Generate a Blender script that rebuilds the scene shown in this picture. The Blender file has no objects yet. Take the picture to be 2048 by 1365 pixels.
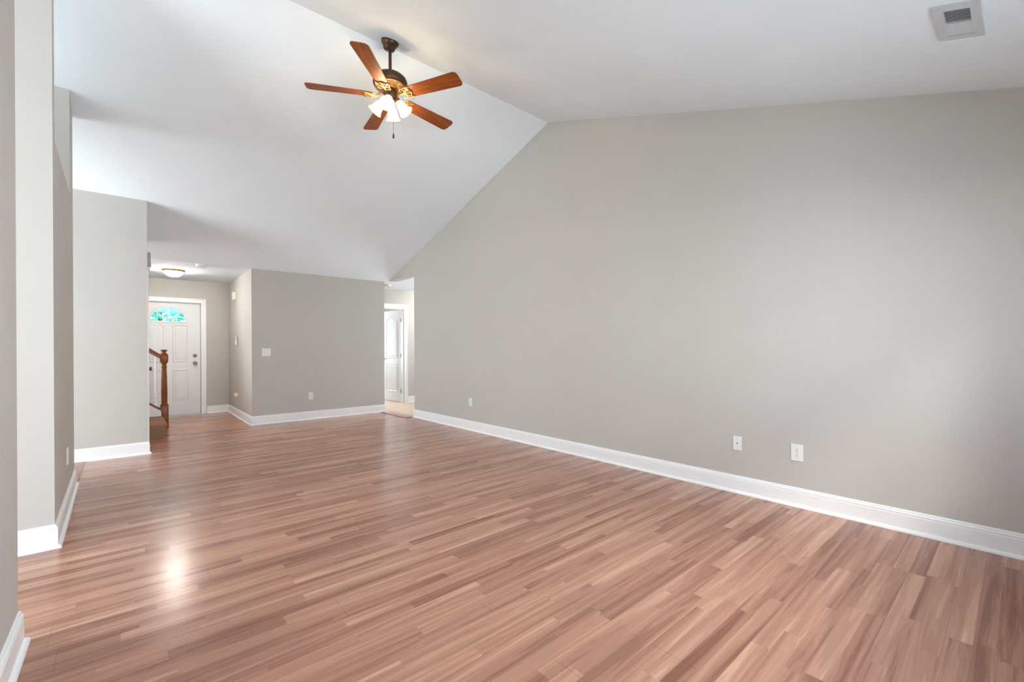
import bpy, bmesh, math, random
from mathutils import Vector, Matrix
PI = math.pi
random.seed(7)
SC = bpy.context.scene
COL = SC.collection

# ------------------------------------------------------------------ camera
CAM_H = 1.1748
YAW, PIT, ROL = 0.7149, -0.0005, -0.0053
cam_d = bpy.data.cameras.new('camera')
cam = bpy.data.objects.new('camera', cam_d)
COL.objects.link(cam)
cam_d.sensor_width = 36.0
cam_d.lens = 36.0 * 884.1 / 2048.0
cam_d.shift_y = (697.88 - 682.5) / 2048.0
cam_d.clip_start = 0.02
cam_d.clip_end = 200
_fw = Vector((math.sin(YAW) * math.cos(PIT), math.cos(YAW) * math.cos(PIT), math.sin(PIT)))
_rt = Vector((math.cos(YAW), -math.sin(YAW), 0))
_up = _rt.cross(_fw)
_r2 = math.cos(ROL) * _rt + math.sin(ROL) * _up
_u2 = -math.sin(ROL) * _rt + math.cos(ROL) * _up
M = Matrix.Identity(4)
for i in range(3):
    M[i][0] = _r2[i]; M[i][1] = _u2[i]; M[i][2] = -_fw[i]; M[i][3] = (0, 0, CAM_H)[i]
cam.matrix_world = M
SC.camera = cam

# ------------------------------------------------------------------ world, daylight, exposure
SC.view_settings.view_transform = 'Standard'
SC.view_settings.look = 'None'
SC.view_settings.gamma = 1.0
SC.view_settings.use_curve_mapping = False
SC.view_settings.exposure = 0.56
try:
    SC.cycles.max_bounces = 14
    SC.cycles.diffuse_bounces = 10
    SC.cycles.glossy_bounces = 4
    SC.cycles.transmission_bounces = 6
    SC.cycles.transparent_max_bounces = 10
    SC.cycles.caustics_reflective = False
    SC.cycles.caustics_refractive = False
    SC.cycles.use_denoising = True
    SC.cycles.sample_clamp_indirect = 6.0
except Exception:
    pass
world = bpy.data.worlds.new('overcast_sky')
SC.world = world
world.use_nodes = True
wn = world.node_tree.nodes; wl = world.node_tree.links
wn.clear()
w_out = wn.new('ShaderNodeOutputWorld'); w_bg = wn.new('ShaderNodeBackground')
w_tc = wn.new('ShaderNodeTexCoord'); w_sep = wn.new('ShaderNodeSeparateXYZ'); w_rp = wn.new('ShaderNodeValToRGB')
w_rp.color_ramp.elements[0].position = 0.0; w_rp.color_ramp.elements[0].color = (0.93, 0.97, 1.0, 1)
w_rp.color_ramp.elements[1].position = 0.8; w_rp.color_ramp.elements[1].color = (0.70, 0.83, 1.0, 1)
wl.new(w_tc.outputs['Generated'], w_sep.inputs[0]); wl.new(w_sep.outputs['Z'], w_rp.inputs[0])
wl.new(w_rp.outputs[0], w_bg.inputs[0]); wl.new(w_bg.outputs[0], w_out.inputs[0])
w_bg.inputs[1].default_value = 6.5

def daylight(name, loc, rot, sx, sy, watts, color=(1, 1, 1), spread=180):
    d = bpy.data.lights.new(name, 'AREA'); d.shape = 'RECTANGLE'; d.size = sx; d.size_y = sy
    d.energy = watts; d.color = color; d.spread = math.radians(spread)
    o = bpy.data.objects.new(name, d); COL.objects.link(o)
    o.location = loc; o.rotation_euler = rot
    return o
# daylight entering at each window opening (rear wall, kitchen side, bedroom, added hall end window)
daylight('rear_window_daylight', (1.5, -0.495, 1.55), (math.radians(90), 0, 0), 2.7, 1.2, 33, (0.78, 0.925, 0.99), 118)
daylight('kitchen_window_daylight', (-3.60, 2.3, 1.45), (math.radians(90), 0, math.radians(-90)), 1.9, 1.4, 54, (0.78, 0.925, 0.99), 150)
daylight('dining_window_daylight', (-3.60, 5.20, 1.12), (math.radians(90), 0, math.radians(-90)), 2.4, 2.0, 100, (0.78, 0.925, 0.99))
daylight('bedroom_window_daylight', (4.2, 11.18, 1.35), (math.radians(90), 0, math.radians(180)), 1.5, 1.4, 64, (0.92, 0.97, 1.0))
daylight('added_hall_daylight', (5.98, 7.4, 1.5), (math.radians(90), 0, math.radians(90)), 1.2, 1.2, 14, (0.92, 0.97, 1.0))  # unseen window at the hall end, added to brighten the hall
sun_d = bpy.data.lights.new('hazy_sun', 'SUN'); sun_d.energy = 1.15; sun_d.angle = math.radians(11); sun_d.color = (1.0, 0.97, 0.92)
sun = bpy.data.objects.new('hazy_sun', sun_d); COL.objects.link(sun)
sun.rotation_euler = Vector((1.0, 1.0, -1.1)).to_track_quat('-Z', 'Y').to_euler()

# ------------------------------------------------------------------ room constants
XR = 3.717            # right wall face
YB = 7.83             # back wall face
YRIDGE, ZRIDGE = 3.6135, 3.8144
ZC = 2.445            # flat ceilings
TF = (ZRIDGE - 2.44) / (7.8313 - YRIDGE)
TN = 0.3359
YREAR = -0.47
XC = 1.448            # foyer right wall
YF = 9.90             # foyer front-door wall
XLEFT = -3.60
def zc(y):
    return ZRIDGE - TF * (y - YRIDGE) if y > YRIDGE else ZRIDGE - TN * (YRIDGE - y)

# ------------------------------------------------------------------ materials
def new_mat(name):
    m = bpy.data.materials.new(name); m.use_nodes = True
    nt = m.node_tree
    return m, nt, nt.nodes['Principled BSDF']
def N(nt, t, **kw):
    n = nt.nodes.new(t)
    for k, v in kw.items(): setattr(n, k, v)
    return n
def L(nt, a, b): nt.links.new(a, b)
def math_n(nt, op, a, b=None, c=None):
    n = nt.nodes.new('ShaderNodeMath'); n.operation = op
    for i, v in enumerate((a, b, c)):
        if v is None: continue
        if isinstance(v, (int, float)): n.inputs[i].default_value = v
        else: nt.links.new(v, n.inputs[i])
    return n.outputs[0]
def simple(name, col, rough=0.5, metal=0.0, noise=0.0, nscale=30, bump=0.0, bscale=200, spec=0.5, emit=None, estr=0):
    m, nt, b = new_mat(name)
    b.inputs['Base Color'].default_value = (*col, 1)
    b.inputs['Roughness'].default_value = rough
    b.inputs['Metallic'].default_value = metal
    b.inputs['Specular IOR Level'].default_value = spec
    tc = N(nt, 'ShaderNodeTexCoord')
    if noise > 0:
        nz = N(nt, 'ShaderNodeTexNoise'); nz.inputs['Scale'].default_value = nscale; nz.inputs['Detail'].default_value = 4
        L(nt, tc.outputs['Object'], nz.inputs['Vector'])
        r = N(nt, 'ShaderNodeValToRGB')
        r.color_ramp.elements[0].position = .3; r.color_ramp.elements[1].position = .7
        r.color_ramp.elements[0].color = tuple(c * (1 - noise) for c in col) + (1,)
        r.color_ramp.elements[1].color = tuple(min(1, c * (1 + noise)) for c in col) + (1,)
        L(nt, nz.outputs['Fac'], r.inputs[0]); L(nt, r.outputs[0], b.inputs['Base Color'])
    if bump > 0:
        nz = N(nt, 'ShaderNodeTexNoise'); nz.inputs['Scale'].default_value = bscale; nz.inputs['Detail'].default_value = 3
        L(nt, tc.outputs['Object'], nz.inputs['Vector'])
        bp = N(nt, 'ShaderNodeBump'); bp.inputs['Strength'].default_value = bump; bp.inputs['Distance'].default_value = .002
        L(nt, nz.outputs['Fac'], bp.inputs['Height']); L(nt, bp.outputs[0], b.inputs['Normal'])
    if emit:
        b.inputs['Emission Color'].default_value = (*emit, 1); b.inputs['Emission Strength'].default_value = estr
    return m

M_WALL = simple('greige_wall_paint', (0.535, 0.515, 0.484), .75, noise=.012, nscale=3, bump=.12, bscale=160, spec=.25)
M_CEIL = simple('flat_white_ceiling_paint', (0.84, 0.915, 0.965), .9, noise=.012, nscale=2, bump=.25, bscale=120, spec=.15)
M_TRIM = simple('semi_gloss_white_trim', (0.88, 0.885, 0.89), .35, noise=.01, nscale=8, spec=.4)
M_DOOR = simple('white_door_paint', (0.79, 0.79, 0.80), .4, noise=.01, nscale=8, spec=.4)
M_PLAST = simple('white_plastic', (0.82, 0.82, 0.81), .35, noise=.008, nscale=20)
M_PLASTG = simple('grey_plastic', (0.36, 0.36, 0.36), .45, noise=.02, nscale=20)
M_DARK = simple('dark_slot', (0.02, 0.02, 0.02), .7, noise=.1, nscale=20)
M_LCD = simple('grey_display', (0.10, 0.11, 0.12), .2, noise=.05, nscale=60)
M_BRASS = simple('antique_brass', (0.28, 0.17, 0.08), .3, metal=1.0, noise=.12, nscale=40)
M_BRASSD = simple('dull_bronze_deadbolt', (0.20, 0.17, 0.12), .38, metal=1.0, noise=.12, nscale=40)
M_STEEL = simple('brushed_steel', (0.45, 0.45, 0.45), .35, metal=1.0, noise=.05, nscale=60)
M_BRONZE = simple('oil_rubbed_bronze', (0.075, 0.036, 0.018), .36, metal=.55, noise=.15, nscale=25)
M_IRON = simple('antique_gold_bracket', (0.27, 0.15, 0.06), .45, metal=.5, noise=.12, nscale=40)
M_VENTM = simple('painted_steel_register', (0.58, 0.61, 0.64), .5, noise=.03, nscale=25)
M_TAN = simple('tan_metal_rim', (0.46, 0.28, 0.14), .4, metal=.2, noise=.04, nscale=30)
M_CARPETH = simple('beige_carpet_hall', (0.58, 0.45, 0.35), .95, noise=.12, nscale=160, bump=.7, bscale=500, spec=.1)
M_CARPET = simple('brown_stair_carpet', (0.27, 0.155, 0.098), .95, noise=.22, nscale=140, bump=.9, bscale=420, spec=.1)
M_GROUND = simple('pale_concrete_outside', (0.42, 0.42, 0.40), .9, noise=.06, nscale=4)
M_PORCH = simple('grey_porch_fascia', (0.42, 0.46, 0.48), .7, noise=.05, nscale=6)
M_LEAF = simple('teal_green_leaves', (0.20, 0.50, 0.40), .6, noise=.5, nscale=9)
M_BARK = simple('grey_brown_bark', (0.12, 0.09, 0.07), .9, noise=.3, nscale=30, bump=.8, bscale=60)

def wood(name, c1, c2, c3, axis='X', scale=1.0, rough=.35, stretch=14.0):
    m, nt, b = new_mat(name)
    tc = N(nt, 'ShaderNodeTexCoord'); mp = N(nt, 'ShaderNodeMapping')
    s = {'X': (1, stretch, stretch), 'Y': (stretch, 1, stretch), 'Z': (stretch, stretch, 1)}[axis]
    mp.inputs['Scale'].default_value = tuple(v * scale for v in s)
    L(nt, tc.outputs['Object'], mp.inputs['Vector'])
    nz = N(nt, 'ShaderNodeTexNoise'); nz.inputs['Scale'].default_value = 3; nz.inputs['Detail'].default_value = 7
    nz.inputs['Distortion'].default_value = .7; nz.inputs['Roughness'].default_value = .6
    L(nt, mp.outputs[0], nz.inputs['Vector'])
    r = N(nt, 'ShaderNodeValToRGB'); e = r.color_ramp.elements
    e[0].position = .32; e[0].color = (*c1, 1); e[1].position = .70; e[1].color = (*c3, 1)
    k = e.new(.5); k.color = (*c2, 1)
    L(nt, nz.outputs['Fac'], r.inputs[0]); L(nt, r.outputs[0], b.inputs['Base Color'])
    b.inputs['Roughness'].default_value = rough
    return m
M_BLADE = wood('cherry_stained_fan_blade', (0.15, 0.033, 0.005), (0.25, 0.060, 0.009), (0.35, 0.098, 0.018), 'X', 1.6, .45)
M_BLADE.node_tree.nodes['Principled BSDF'].inputs['Specular IOR Level'].default_value = .25
M_OAK = wood('red_oak_stain', (0.13, 0.030, 0.005), (0.21, 0.052, 0.009), (0.29, 0.085, 0.018), 'Z', 2.0, .3)
M_OAKX = wood('red_oak_rail_stain', (0.13, 0.030, 0.005), (0.21, 0.052, 0.009), (0.29, 0.085, 0.018), 'X', 2.0, .3)
M_REDUCER = wood('laminate_reducer_strip', (0.22, 0.105, 0.068), (0.30, 0.15, 0.10), (0.40, 0.21, 0.145), 'Y', 1.5, .3)

for _m in (M_OAK, M_OAKX): _m.node_tree.nodes['Principled BSDF'].inputs['Specular IOR Level'].default_value = .25

def floor_material():
    m, nt, b = new_mat('three_strip_laminate_floor')
    tc = N(nt, 'ShaderNodeTexCoord'); sp = N(nt, 'ShaderNodeSeparateXYZ')
    L(nt, tc.outputs['Object'], sp.inputs[0])
    X, Y = sp.outputs['X'], sp.outputs['Y']
    SW = 0.0645
    row = math_n(nt, 'FLOOR', math_n(nt, 'DIVIDE', Y, SW))
    def wn1(v):
        n = N(nt, 'ShaderNodeTexWhiteNoise', noise_dimensions='1D'); L(nt, v, n.inputs['W']); return n.outputs['Value']
    off = math_n(nt, 'MULTIPLY', wn1(row), 9.7)
    length = math_n(nt, 'ADD', math_n(nt, 'MULTIPLY', wn1(math_n(nt, 'ADD', row, 311.0)), .60), .52)
    u = math_n(nt, 'DIVIDE', math_n(nt, 'ADD', math_n(nt, 'ADD', X, off), 40.0), length)
    colm = math_n(nt, 'FLOOR', u)
    cid = N(nt, 'ShaderNodeCombineXYZ'); L(nt, row, cid.inputs[0]); L(nt, colm, cid.inputs[1])
    wn3 = N(nt, 'ShaderNodeTexWhiteNoise', noise_dimensions='3D'); L(nt, cid.outputs[0], wn3.inputs['Vector'])
    rnd = wn3.outputs['Value']
    cid2 = N(nt, 'ShaderNodeCombineXYZ'); L(nt, row, cid2.inputs[0]); L(nt, colm, cid2.inputs[1]); cid2.inputs[2].default_value = 5.5
    wn4 = N(nt, 'ShaderNodeTexWhiteNoise', noise_dimensions='3D'); L(nt, cid2.outputs[0], wn4.inputs['Vector'])
    rnd2 = wn4.outputs['Value']
    # grain coordinates, shifted for every strip
    gx = math_n(nt, 'ADD', math_n(nt, 'MULTIPLY', X, .36), math_n(nt, 'MULTIPLY', rnd, 61.0))
    gy = math_n(nt, 'ADD', math_n(nt, 'MULTIPLY', Y, 9.0), math_n(nt, 'MULTIPLY', rnd2, 37.0))
    gv = N(nt, 'ShaderNodeCombineXYZ'); L(nt, gx, gv.inputs[0]); L(nt, gy, gv.inputs[1])
    fig = N(nt, 'ShaderNodeTexNoise'); fig.inputs['Scale'].default_value = 2.6; fig.inputs['Detail'].default_value = 4
    fig.inputs['Distortion'].default_value = .7; fig.inputs['Roughness'].default_value = .5
    L(nt, gv.outputs[0], fig.inputs['Vector'])
    # fine grain
    gv2 = N(nt, 'ShaderNodeCombineXYZ'); L(nt, math_n(nt, 'MULTIPLY', gx, 1.6), gv2.inputs[0]); L(nt, math_n(nt, 'MULTIPLY', gy, 9.0), gv2.inputs[1])
    fine = N(nt, 'ShaderNodeTexNoise'); fine.inputs['Scale'].default_value = 3.5; fine.inputs['Detail'].default_value = 5
    fine.inputs['Roughness'].default_value = .6; L(nt, gv2.outputs[0], fine.inputs['Vector'])
    # cathedral rings: wave-like contour of the figure
    rings = math_n(nt, 'FRACT', math_n(nt, 'MULTIPLY', fig.outputs['Fac'], 9.0))
    ringd = math_n(nt, 'ABSOLUTE', math_n(nt, 'SUBTRACT', rings, .5))
    def centred(v, k): return math_n(nt, 'MULTIPLY', math_n(nt, 'SUBTRACT', v, .5), k)
    tone = math_n(nt, 'ADD', centred(rnd, .38), centred(fig.outputs['Fac'], 1.08))
    tone = math_n(nt, 'ADD', tone, centred(fine.outputs['Fac'], .30))
    tone = math_n(nt, 'ADD', tone, math_n(nt, 'MULTIPLY', math_n(nt, 'SUBTRACT', ringd, .25), .22))
    tone = math_n(nt, 'ADD', tone, .58)
    ramp = N(nt, 'ShaderNodeValToRGB'); e = ramp.color_ramp.elements
    e[0].position = .10; e[0].color = (0.170, 0.067, 0.043, 1)
    e[1].position = 1.0; e[1].color = (0.64, 0.370, 0.245, 1)
    for p_, c_ in ((.32, (0.265, 0.113, 0.075)), (.52, (0.378, 0.181, 0.120)), (.72, (0.462, 0.237, 0.158))):
        k = e.new(p_); k.color = (*c_, 1)
    L(nt, tone, ramp.inputs[0])
    # board joints: long seams every three strips and one cross joint per board
    BW = SW * 3
    fy = math_n(nt, 'FRACT', math_n(nt, 'DIVIDE', Y, BW))
    seam_y = math_n(nt, 'LESS_THAN', fy, .009)
    brow = math_n(nt, 'FLOOR', math_n(nt, 'DIVIDE', Y, BW))
    boff = math_n(nt, 'MULTIPLY', wn1(math_n(nt, 'ADD', brow, 77.0)), 5.3)
    fx = math_n(nt, 'FRACT', math_n(nt, 'DIVIDE', math_n(nt, 'ADD', math_n(nt, 'ADD', X, boff), 40.0), 1.285))
    seam_x = math_n(nt, 'LESS_THAN', fx, .0016)
    dark = math_n(nt, 'MULTIPLY', seam_y, .16)
    dark = math_n(nt, 'MAXIMUM', dark, math_n(nt, 'MULTIPLY', seam_x, .45))
    mx = N(nt, 'ShaderNodeMix', data_type='RGBA', blend_type='MULTIPLY')
    L(nt, dark, mx.inputs[0]); L(nt, ramp.outputs[0], mx.inputs[6]); mx.inputs[7].default_value = (.25, .2, .18, 1)
    L(nt, mx.outputs[2], b.inputs['Base Color'])
    rg = math_n(nt, 'ADD', math_n(nt, 'MULTIPLY', fine.outputs['Fac'], .05), .20)
    L(nt, rg, b.inputs['Roughness'])
    b.inputs['Specular IOR Level'].default_value = .42
    return m
M_FLOOR = floor_material()

def glass_mat(name, tint):
    m, nt, b = new_mat(name)
    nt.nodes.remove(b)
    out = nt.nodes['Material Output']
    tr = N(nt, 'ShaderNodeBsdfTransparent'); gl = N(nt, 'ShaderNodeBsdfGlossy'); fr = N(nt, 'ShaderNodeFresnel'); mx = N(nt, 'ShaderNodeMixShader')
    tr.inputs[0].default_value = (*tint, 1); gl.inputs['Roughness'].default_value = .02
    geo = N(nt, 'ShaderNodeNewGeometry')      # the inner face must not mirror totally
    f = math_n(nt, 'ADD', math_n(nt, 'MULTIPLY', fr.outputs[0], math_n(nt, 'SUBTRACT', 1.0, geo.outputs['Backfacing'])), math_n(nt, 'MULTIPLY', geo.outputs['Backfacing'], .04))
    L(nt, f, mx.inputs[0]); L(nt, tr.outputs[0], mx.inputs[1]); L(nt, gl.outputs[0], mx.inputs[2]); L(nt, mx.outputs[0], out.inputs[0])
    return m
M_GLASS = glass_mat('clear_window_glass', (.97, .98, .98))
M_GLASST = glass_mat('pale_teal_door_glass', (.46, .74, .70))

def lamp_glass(name, col, strength, trans=(1, .95, .85)):
    m, nt, b = new_mat(name)
    b.inputs['Base Color'].default_value = (*trans, 1)
    b.inputs['Roughness'].default_value = .35
    b.inputs['Emission Color'].default_value = (*col, 1)
    tc = N(nt, 'ShaderNodeTexCoord'); nz = N(nt, 'ShaderNodeTexNoise'); nz.inputs['Scale'].default_value = 18
    L(nt, tc.outputs['Object'], nz.inputs['Vector'])
    s = math_n(nt, 'MULTIPLY', math_n(nt, 'ADD', math_n(nt, 'MULTIPLY', nz.outputs['Fac'], .25), .875), strength)
    L(nt, s, b.inputs['Emission Strength'])
    return m
def shade_mat():
    m, nt, b = new_mat('frosted_amber_glass_shade_lit')
    b.inputs['Base Color'].default_value = (.32, .24, .14, 1); b.inputs['Roughness'].default_value = .35
    at = N(nt, 'ShaderNodeAttribute'); at.attribute_name = 'along'
    r = N(nt, 'ShaderNodeValToRGB'); e = r.color_ramp.elements   # glow is strongest beside the bulb
    e[0].position = 0; e[0].color = (.007, .007, .007, 1); e[1].position = 1; e[1].color = (.005, .005, .005, 1)
    for p_, v_ in ((.24, .02), (.40, .9), (.50, 1.0), (.60, .5), (.72, .02)):
        k = e.new(p_); k.color = (v_, v_, v_, 1)
    L(nt, at.outputs['Fac'], r.inputs[0])
    L(nt, math_n(nt, 'MULTIPLY', r.outputs[0], 85.0), b.inputs['Emission Strength'])
    b.inputs['Emission Color'].default_value = (1.0, .75, .44, 1)
    return m
M_SHADE = shade_mat()
M_BULB = lamp_glass('warm_lit_bulb', (1.0, 0.76, 0.47), 30)
M_DOME = lamp_glass('white_alabaster_dome_lit', (1.0, 0.95, 0.88), 80.0)

# ------------------------------------------------------------------ mesh helpers
def box(bm, x0, x1, y0, y1, z0, z1, bev=0.0):
    vs = [bm.verts.new(p) for p in ((x0, y0, z0), (x1, y0, z0), (x1, y1, z0), (x0, y1, z0), (x0, y0, z1), (x1, y0, z1), (x1, y1, z1), (x0, y1, z1))]
    fs = [bm.faces.new([vs[i] for i in f]) for f in ((0, 3, 2, 1), (4, 5, 6, 7), (0, 1, 5, 4), (1, 2, 6, 5), (2, 3, 7, 6), (3, 0, 4, 7))]
    if bev > 0:
        es = list({e for f in fs for e in f.edges})
        bmesh.ops.bevel(bm, geom=es, offset=bev, segments=2, affect='EDGES', profile=.5)
    return vs
def prism(bm, pts, vec):
    """closed outline pts (3D) swept along vec"""
    v = Vector(vec)
    a = [bm.verts.new(p) for p in pts]; b = [bm.verts.new(Vector(p) + v) for p in pts]
    n = len(pts)
    bm.faces.new(a); bm.faces.new(b[::-1])
    for i in range(n):
        j = (i + 1) % n
        bm.faces.new([a[j], a[i], b[i], b[j]])
def lathe(bm, prof, segs=32, mat=None, caps=True, start=0, close=True):
    """prof: list of (r, z) ; revolve around z, transformed by mat"""
    mat = mat or Matrix.Identity(4)
    rings = []
    for r, z in prof:
        if r < 1e-5:
            rings.append([bm.verts.new(mat @ Vector((0, 0, z)))])
        else:
            rings.append([bm.verts.new(mat @ Vector((r * math.cos(2 * PI * i / segs), r * math.sin(2 * PI * i / segs), z))) for i in range(segs)])
    for a, b in zip(rings, rings[1:]):
        for i in range(segs):
            j = (i + 1) % segs
            if len(a) == 1 and len(b) == 1: continue
            if len(a) == 1: bm.faces.new([a[0], b[i], b[j]])
            elif len(b) == 1: bm.faces.new([a[i], b[0], a[j]])
            else: bm.faces.new([a[i], b[i], b[j], a[j]])
    if caps:
        if len(rings[0]) > 1: bm.faces.new(rings[0])
        if len(rings[-1]) > 1: bm.faces.new(rings[-1][::-1])
def tube(bm, pts, r, segs=8, caps=True):
    pts = [Vector(p) for p in pts]; n = len(pts)
    rr = r if isinstance(r, (list, tuple)) else [r] * n
    rings = []; up0 = None
    for i, p in enumerate(pts):
        t = (pts[min(i + 1, n - 1)] - pts[max(i - 1, 0)]).normalized()
        if up0 is None:
            up0 = Vector((0, 0, 1)) if abs(t.z) < .9 else Vector((1, 0, 0))
        s = t.cross(up0).normalized(); u = s.cross(t).normalized(); up0 = u
        rings.append([bm.verts.new(p + rr[i] * (math.cos(2 * PI * k / segs) * s + math.sin(2 * PI * k / segs) * u)) for k in range(segs)])
    for a, b in zip(rings, rings[1:]):
        for k in range(segs):
            j = (k + 1) % segs
            bm.faces.new([a[k], a[j], b[j], b[k]])
    if caps:
        bm.faces.new(rings[0][::-1]); bm.faces.new(rings[-1])
def sweep(bm, path, prof):
    """path: 2D wall-foot polyline, room on the LEFT of travel; prof: closed list (out, z)"""
    P = [Vector(p) for p in path]; n = len(P); offs = []
    for i in range(n):
        ns = []
        if i > 0: d = (P[i] - P[i - 1]).normalized(); ns.append(Vector((-d.y, d.x)))
        if i < n - 1: d = (P[i + 1] - P[i]).normalized(); ns.append(Vector((-d.y, d.x)))
        if len(ns) == 1: offs.append(ns[0])
        else:
            m = (ns[0] + ns[1]); m = m / (m.dot(ns[0])); offs.append(m)
    rings = [[bm.verts.new((P[i].x + offs[i].x * d, P[i].y + offs[i].y * d, z)) for d, z in prof] for i in range(n)]
    k = len(prof)
    for a, b in zip(rings, rings[1:]):
        for i in range(k):
            j = (i + 1) % k
            bm.faces.new([a[i], b[i], b[j], a[j]])
    bm.faces.new(rings[0]); bm.faces.new(rings[-1][::-1])
def obj(name, bm, m, parent=None, smooth=False, angle=40):
    bmesh.ops.recalc_face_normals(bm, faces=bm.faces[:])
    me = bpy.data.meshes.new(name); bm.to_mesh(me); bm.free()
    me.materials.append(m)
    if smooth:
        for p in me.polygons: p.use_smooth = True
        try: me.set_sharp_from_angle(angle=math.radians(angle))
        except Exception: pass
    o = bpy.data.objects.new(name, me); COL.objects.link(o)
    if parent is not None: o.parent = parent
    return o
def tag(o, label=None, cat=None, group=None, kind=None):
    if label: o['label'] = label
    if cat: o['category'] = cat
    if group: o['group'] = group
    if kind: o['kind'] = kind
    return o
def thing(name, label, cat, loc=(0, 0, 0), rz=0, group=None):
    o = bpy.data.objects.new(name, None); COL.objects.link(o)
    o.empty_display_size = .05
    o.location = loc; o.rotation_euler = (0, 0, rz)
    return tag(o, label, cat, group)
def struct(name, bm, m, label, cat, smooth=False):
    return tag(obj(name, bm, m, None, smooth), label, cat, None, 'structure')
def NB(): return bmesh.new()

# ------------------------------------------------------------------ floor, ceilings
bm = NB(); box(bm, XLEFT - .1, 3.70, YREAR - .1, 10.02, -.06, 0)
struct('floor', bm, M_FLOOR, 'glossy reddish brown laminate plank floor of the living room', 'floor')
bm = NB(); box(bm, 3.70, 6.0, 5.4, 11.3, -.06, .004); box(bm, 1.57, 3.70, YB + .12, 11.3, -.05, .004)
struct('floor_hall', bm, M_CARPETH, 'beige carpet floor in the bright side hall', 'floor')
bm = NB()
prism(bm, [(XLEFT - .1, -.62, zc(-.62)), (XLEFT - .1, YRIDGE, ZRIDGE), (XLEFT - .1, YB, zc(YB)), (XLEFT - .1, YB, zc(YB) + .12),
           (XLEFT - .1, YRIDGE, ZRIDGE + .12), (XLEFT - .1, -.62, zc(-.62) + .12)], (XR - XLEFT + .25, 0, 0))
struct('ceiling', bm, M_CEIL, 'white vaulted ceiling with a ridge crease above the fan', 'ceiling')
bm = NB(); box(bm, XLEFT - .1, XC + .12, YB, YF + .12, ZC - .005, ZC + .11)
struct('ceiling_foyer', bm, M_CEIL, 'flat white ceiling over the foyer by the front door', 'ceiling')
bm = NB(); box(bm, XR + .121, 6.0, 5.4, 11.3, ZC, ZC + .1); box(bm, 1.57, XR + .121, YB + .005, 11.3, ZC, ZC + .1)
struct('ceiling_hall', bm, M_CEIL, 'flat white ceiling of the side hall beyond the opening', 'ceiling')

# ------------------------------------------------------------------ walls
E_ = .03   # walls run a little up into the ceiling board
def gable(y0, y1, zbot, step=None):
    pts = [(y0, zbot), (y1, zbot), (y1, zc(y1) + E_)]
    if y0 < YRIDGE < y1: pts.append((YRIDGE, ZRIDGE + E_))
    pts.append((y0, zc(y0) + E_))
    return pts
YE = 6.843
ZO = 2.452
bm = NB()
pts = [(YREAR, 0), (YE, 0), (YE, ZO), (YB + .02, ZO), (YB + .02, zc(YB) + .06), (YRIDGE, ZRIDGE + E_), (YREAR, zc(YREAR) + E_)]
prism(bm, [(XR, y, z) for y, z in pts], (.12, 0, 0))
struct('wall_right', bm, M_WALL, 'long greige gable wall on the right under the vaulted ceiling', 'wall')

bm = NB(); box(bm, XC + .12, 3.628, YB, YB + .12, 0, ZC + .02)
struct('wall_back', bm, M_WALL, 'greige back wall holding the wide light switch plate', 'wall')
bm = NB(); box(bm, XC, XC + .12, YB, YF, 0, ZC + .02)
struct('wall_foyer_right', bm, M_WALL, 'foyer side wall with alarm keypad near the front door', 'wall')
DX0, DX1 = 0.078, 1.008   # front-door opening
bm = NB()
prism(bm, [(XLEFT, YF, 0), (DX0, YF, 0), (DX0, YF, 2.055), (DX1, YF, 2.055), (DX1, YF, 0), (XC + .12, YF, 0), (XC + .12, YF, ZC + .02), (XLEFT, YF, ZC + .02)], (0, .14, 0))
struct('wall_front', bm, M_WALL, 'greige wall around the white front door', 'wall')

# near-left wall stub
YN = 2.615
bm = NB(); prism(bm, [(-.335, y, z) for y, z in gable(YREAR, YN, 0)], (-.115, 0, 0))
struct('wall_left', bm, M_WALL, 'nearest greige wall at the left edge ending at an opening', 'wall')

# partition with plant ledge: solid to the ledge, two full-height ends
ZL = 2.47
def xp(y): return -.336 - .0155 * (y - 3.785)
def pquad(bm, y0, y1, z0, zf, xl=-1.7):
    f = [(xp(y0), y0), (xp(y1), y1), (xl, y1), (xl, y0)]
    a = [bm.verts.new((x, y, z0)) for x, y in f]; b = [bm.verts.new((x, y, zf(y))) for x, y in f]
    bm.faces.new(a[::-1]); bm.faces.new(b)
    for i in range(4):
        j = (i + 1) % 4; bm.faces.new([a[i], a[j], b[j], b[i]])
YP0, YP1 = 3.785, 5.435
bm = NB()
pquad(bm, YP0, YP1, 0, lambda y: ZL)
pquad(bm, YP0, YP0 + .115, ZL, lambda y: zc(y) + E_)
pquad(bm, 5.12, YP1, ZL, lambda y: zc(y) + E_)
struct('wall_partition', bm, M_WALL, 'greige partition beside the left opening with open ledge above', 'wall')

# closet block whose face looks at the room
XB = .166; YB0, YB1 = 6.50, 7.40
bm = NB(); prism(bm, [(XLEFT, YB0, 0), (XLEFT, YB1, 0), (XLEFT, YB1, zc(YB1) + E_), (XLEFT, YB0, zc(YB0) + E_)], (XB - XLEFT, 0, 0))
struct('wall_closet', bm, M_WALL, 'pale greige closet wall facing the room left of the front door', 'wall')
bm = NB(); box(bm, -.18, -.06, 8.62, YF, 0, ZC + .02)
struct('wall_foyer_left', bm, M_WALL, 'foyer wall behind the staircase', 'wall')

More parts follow.
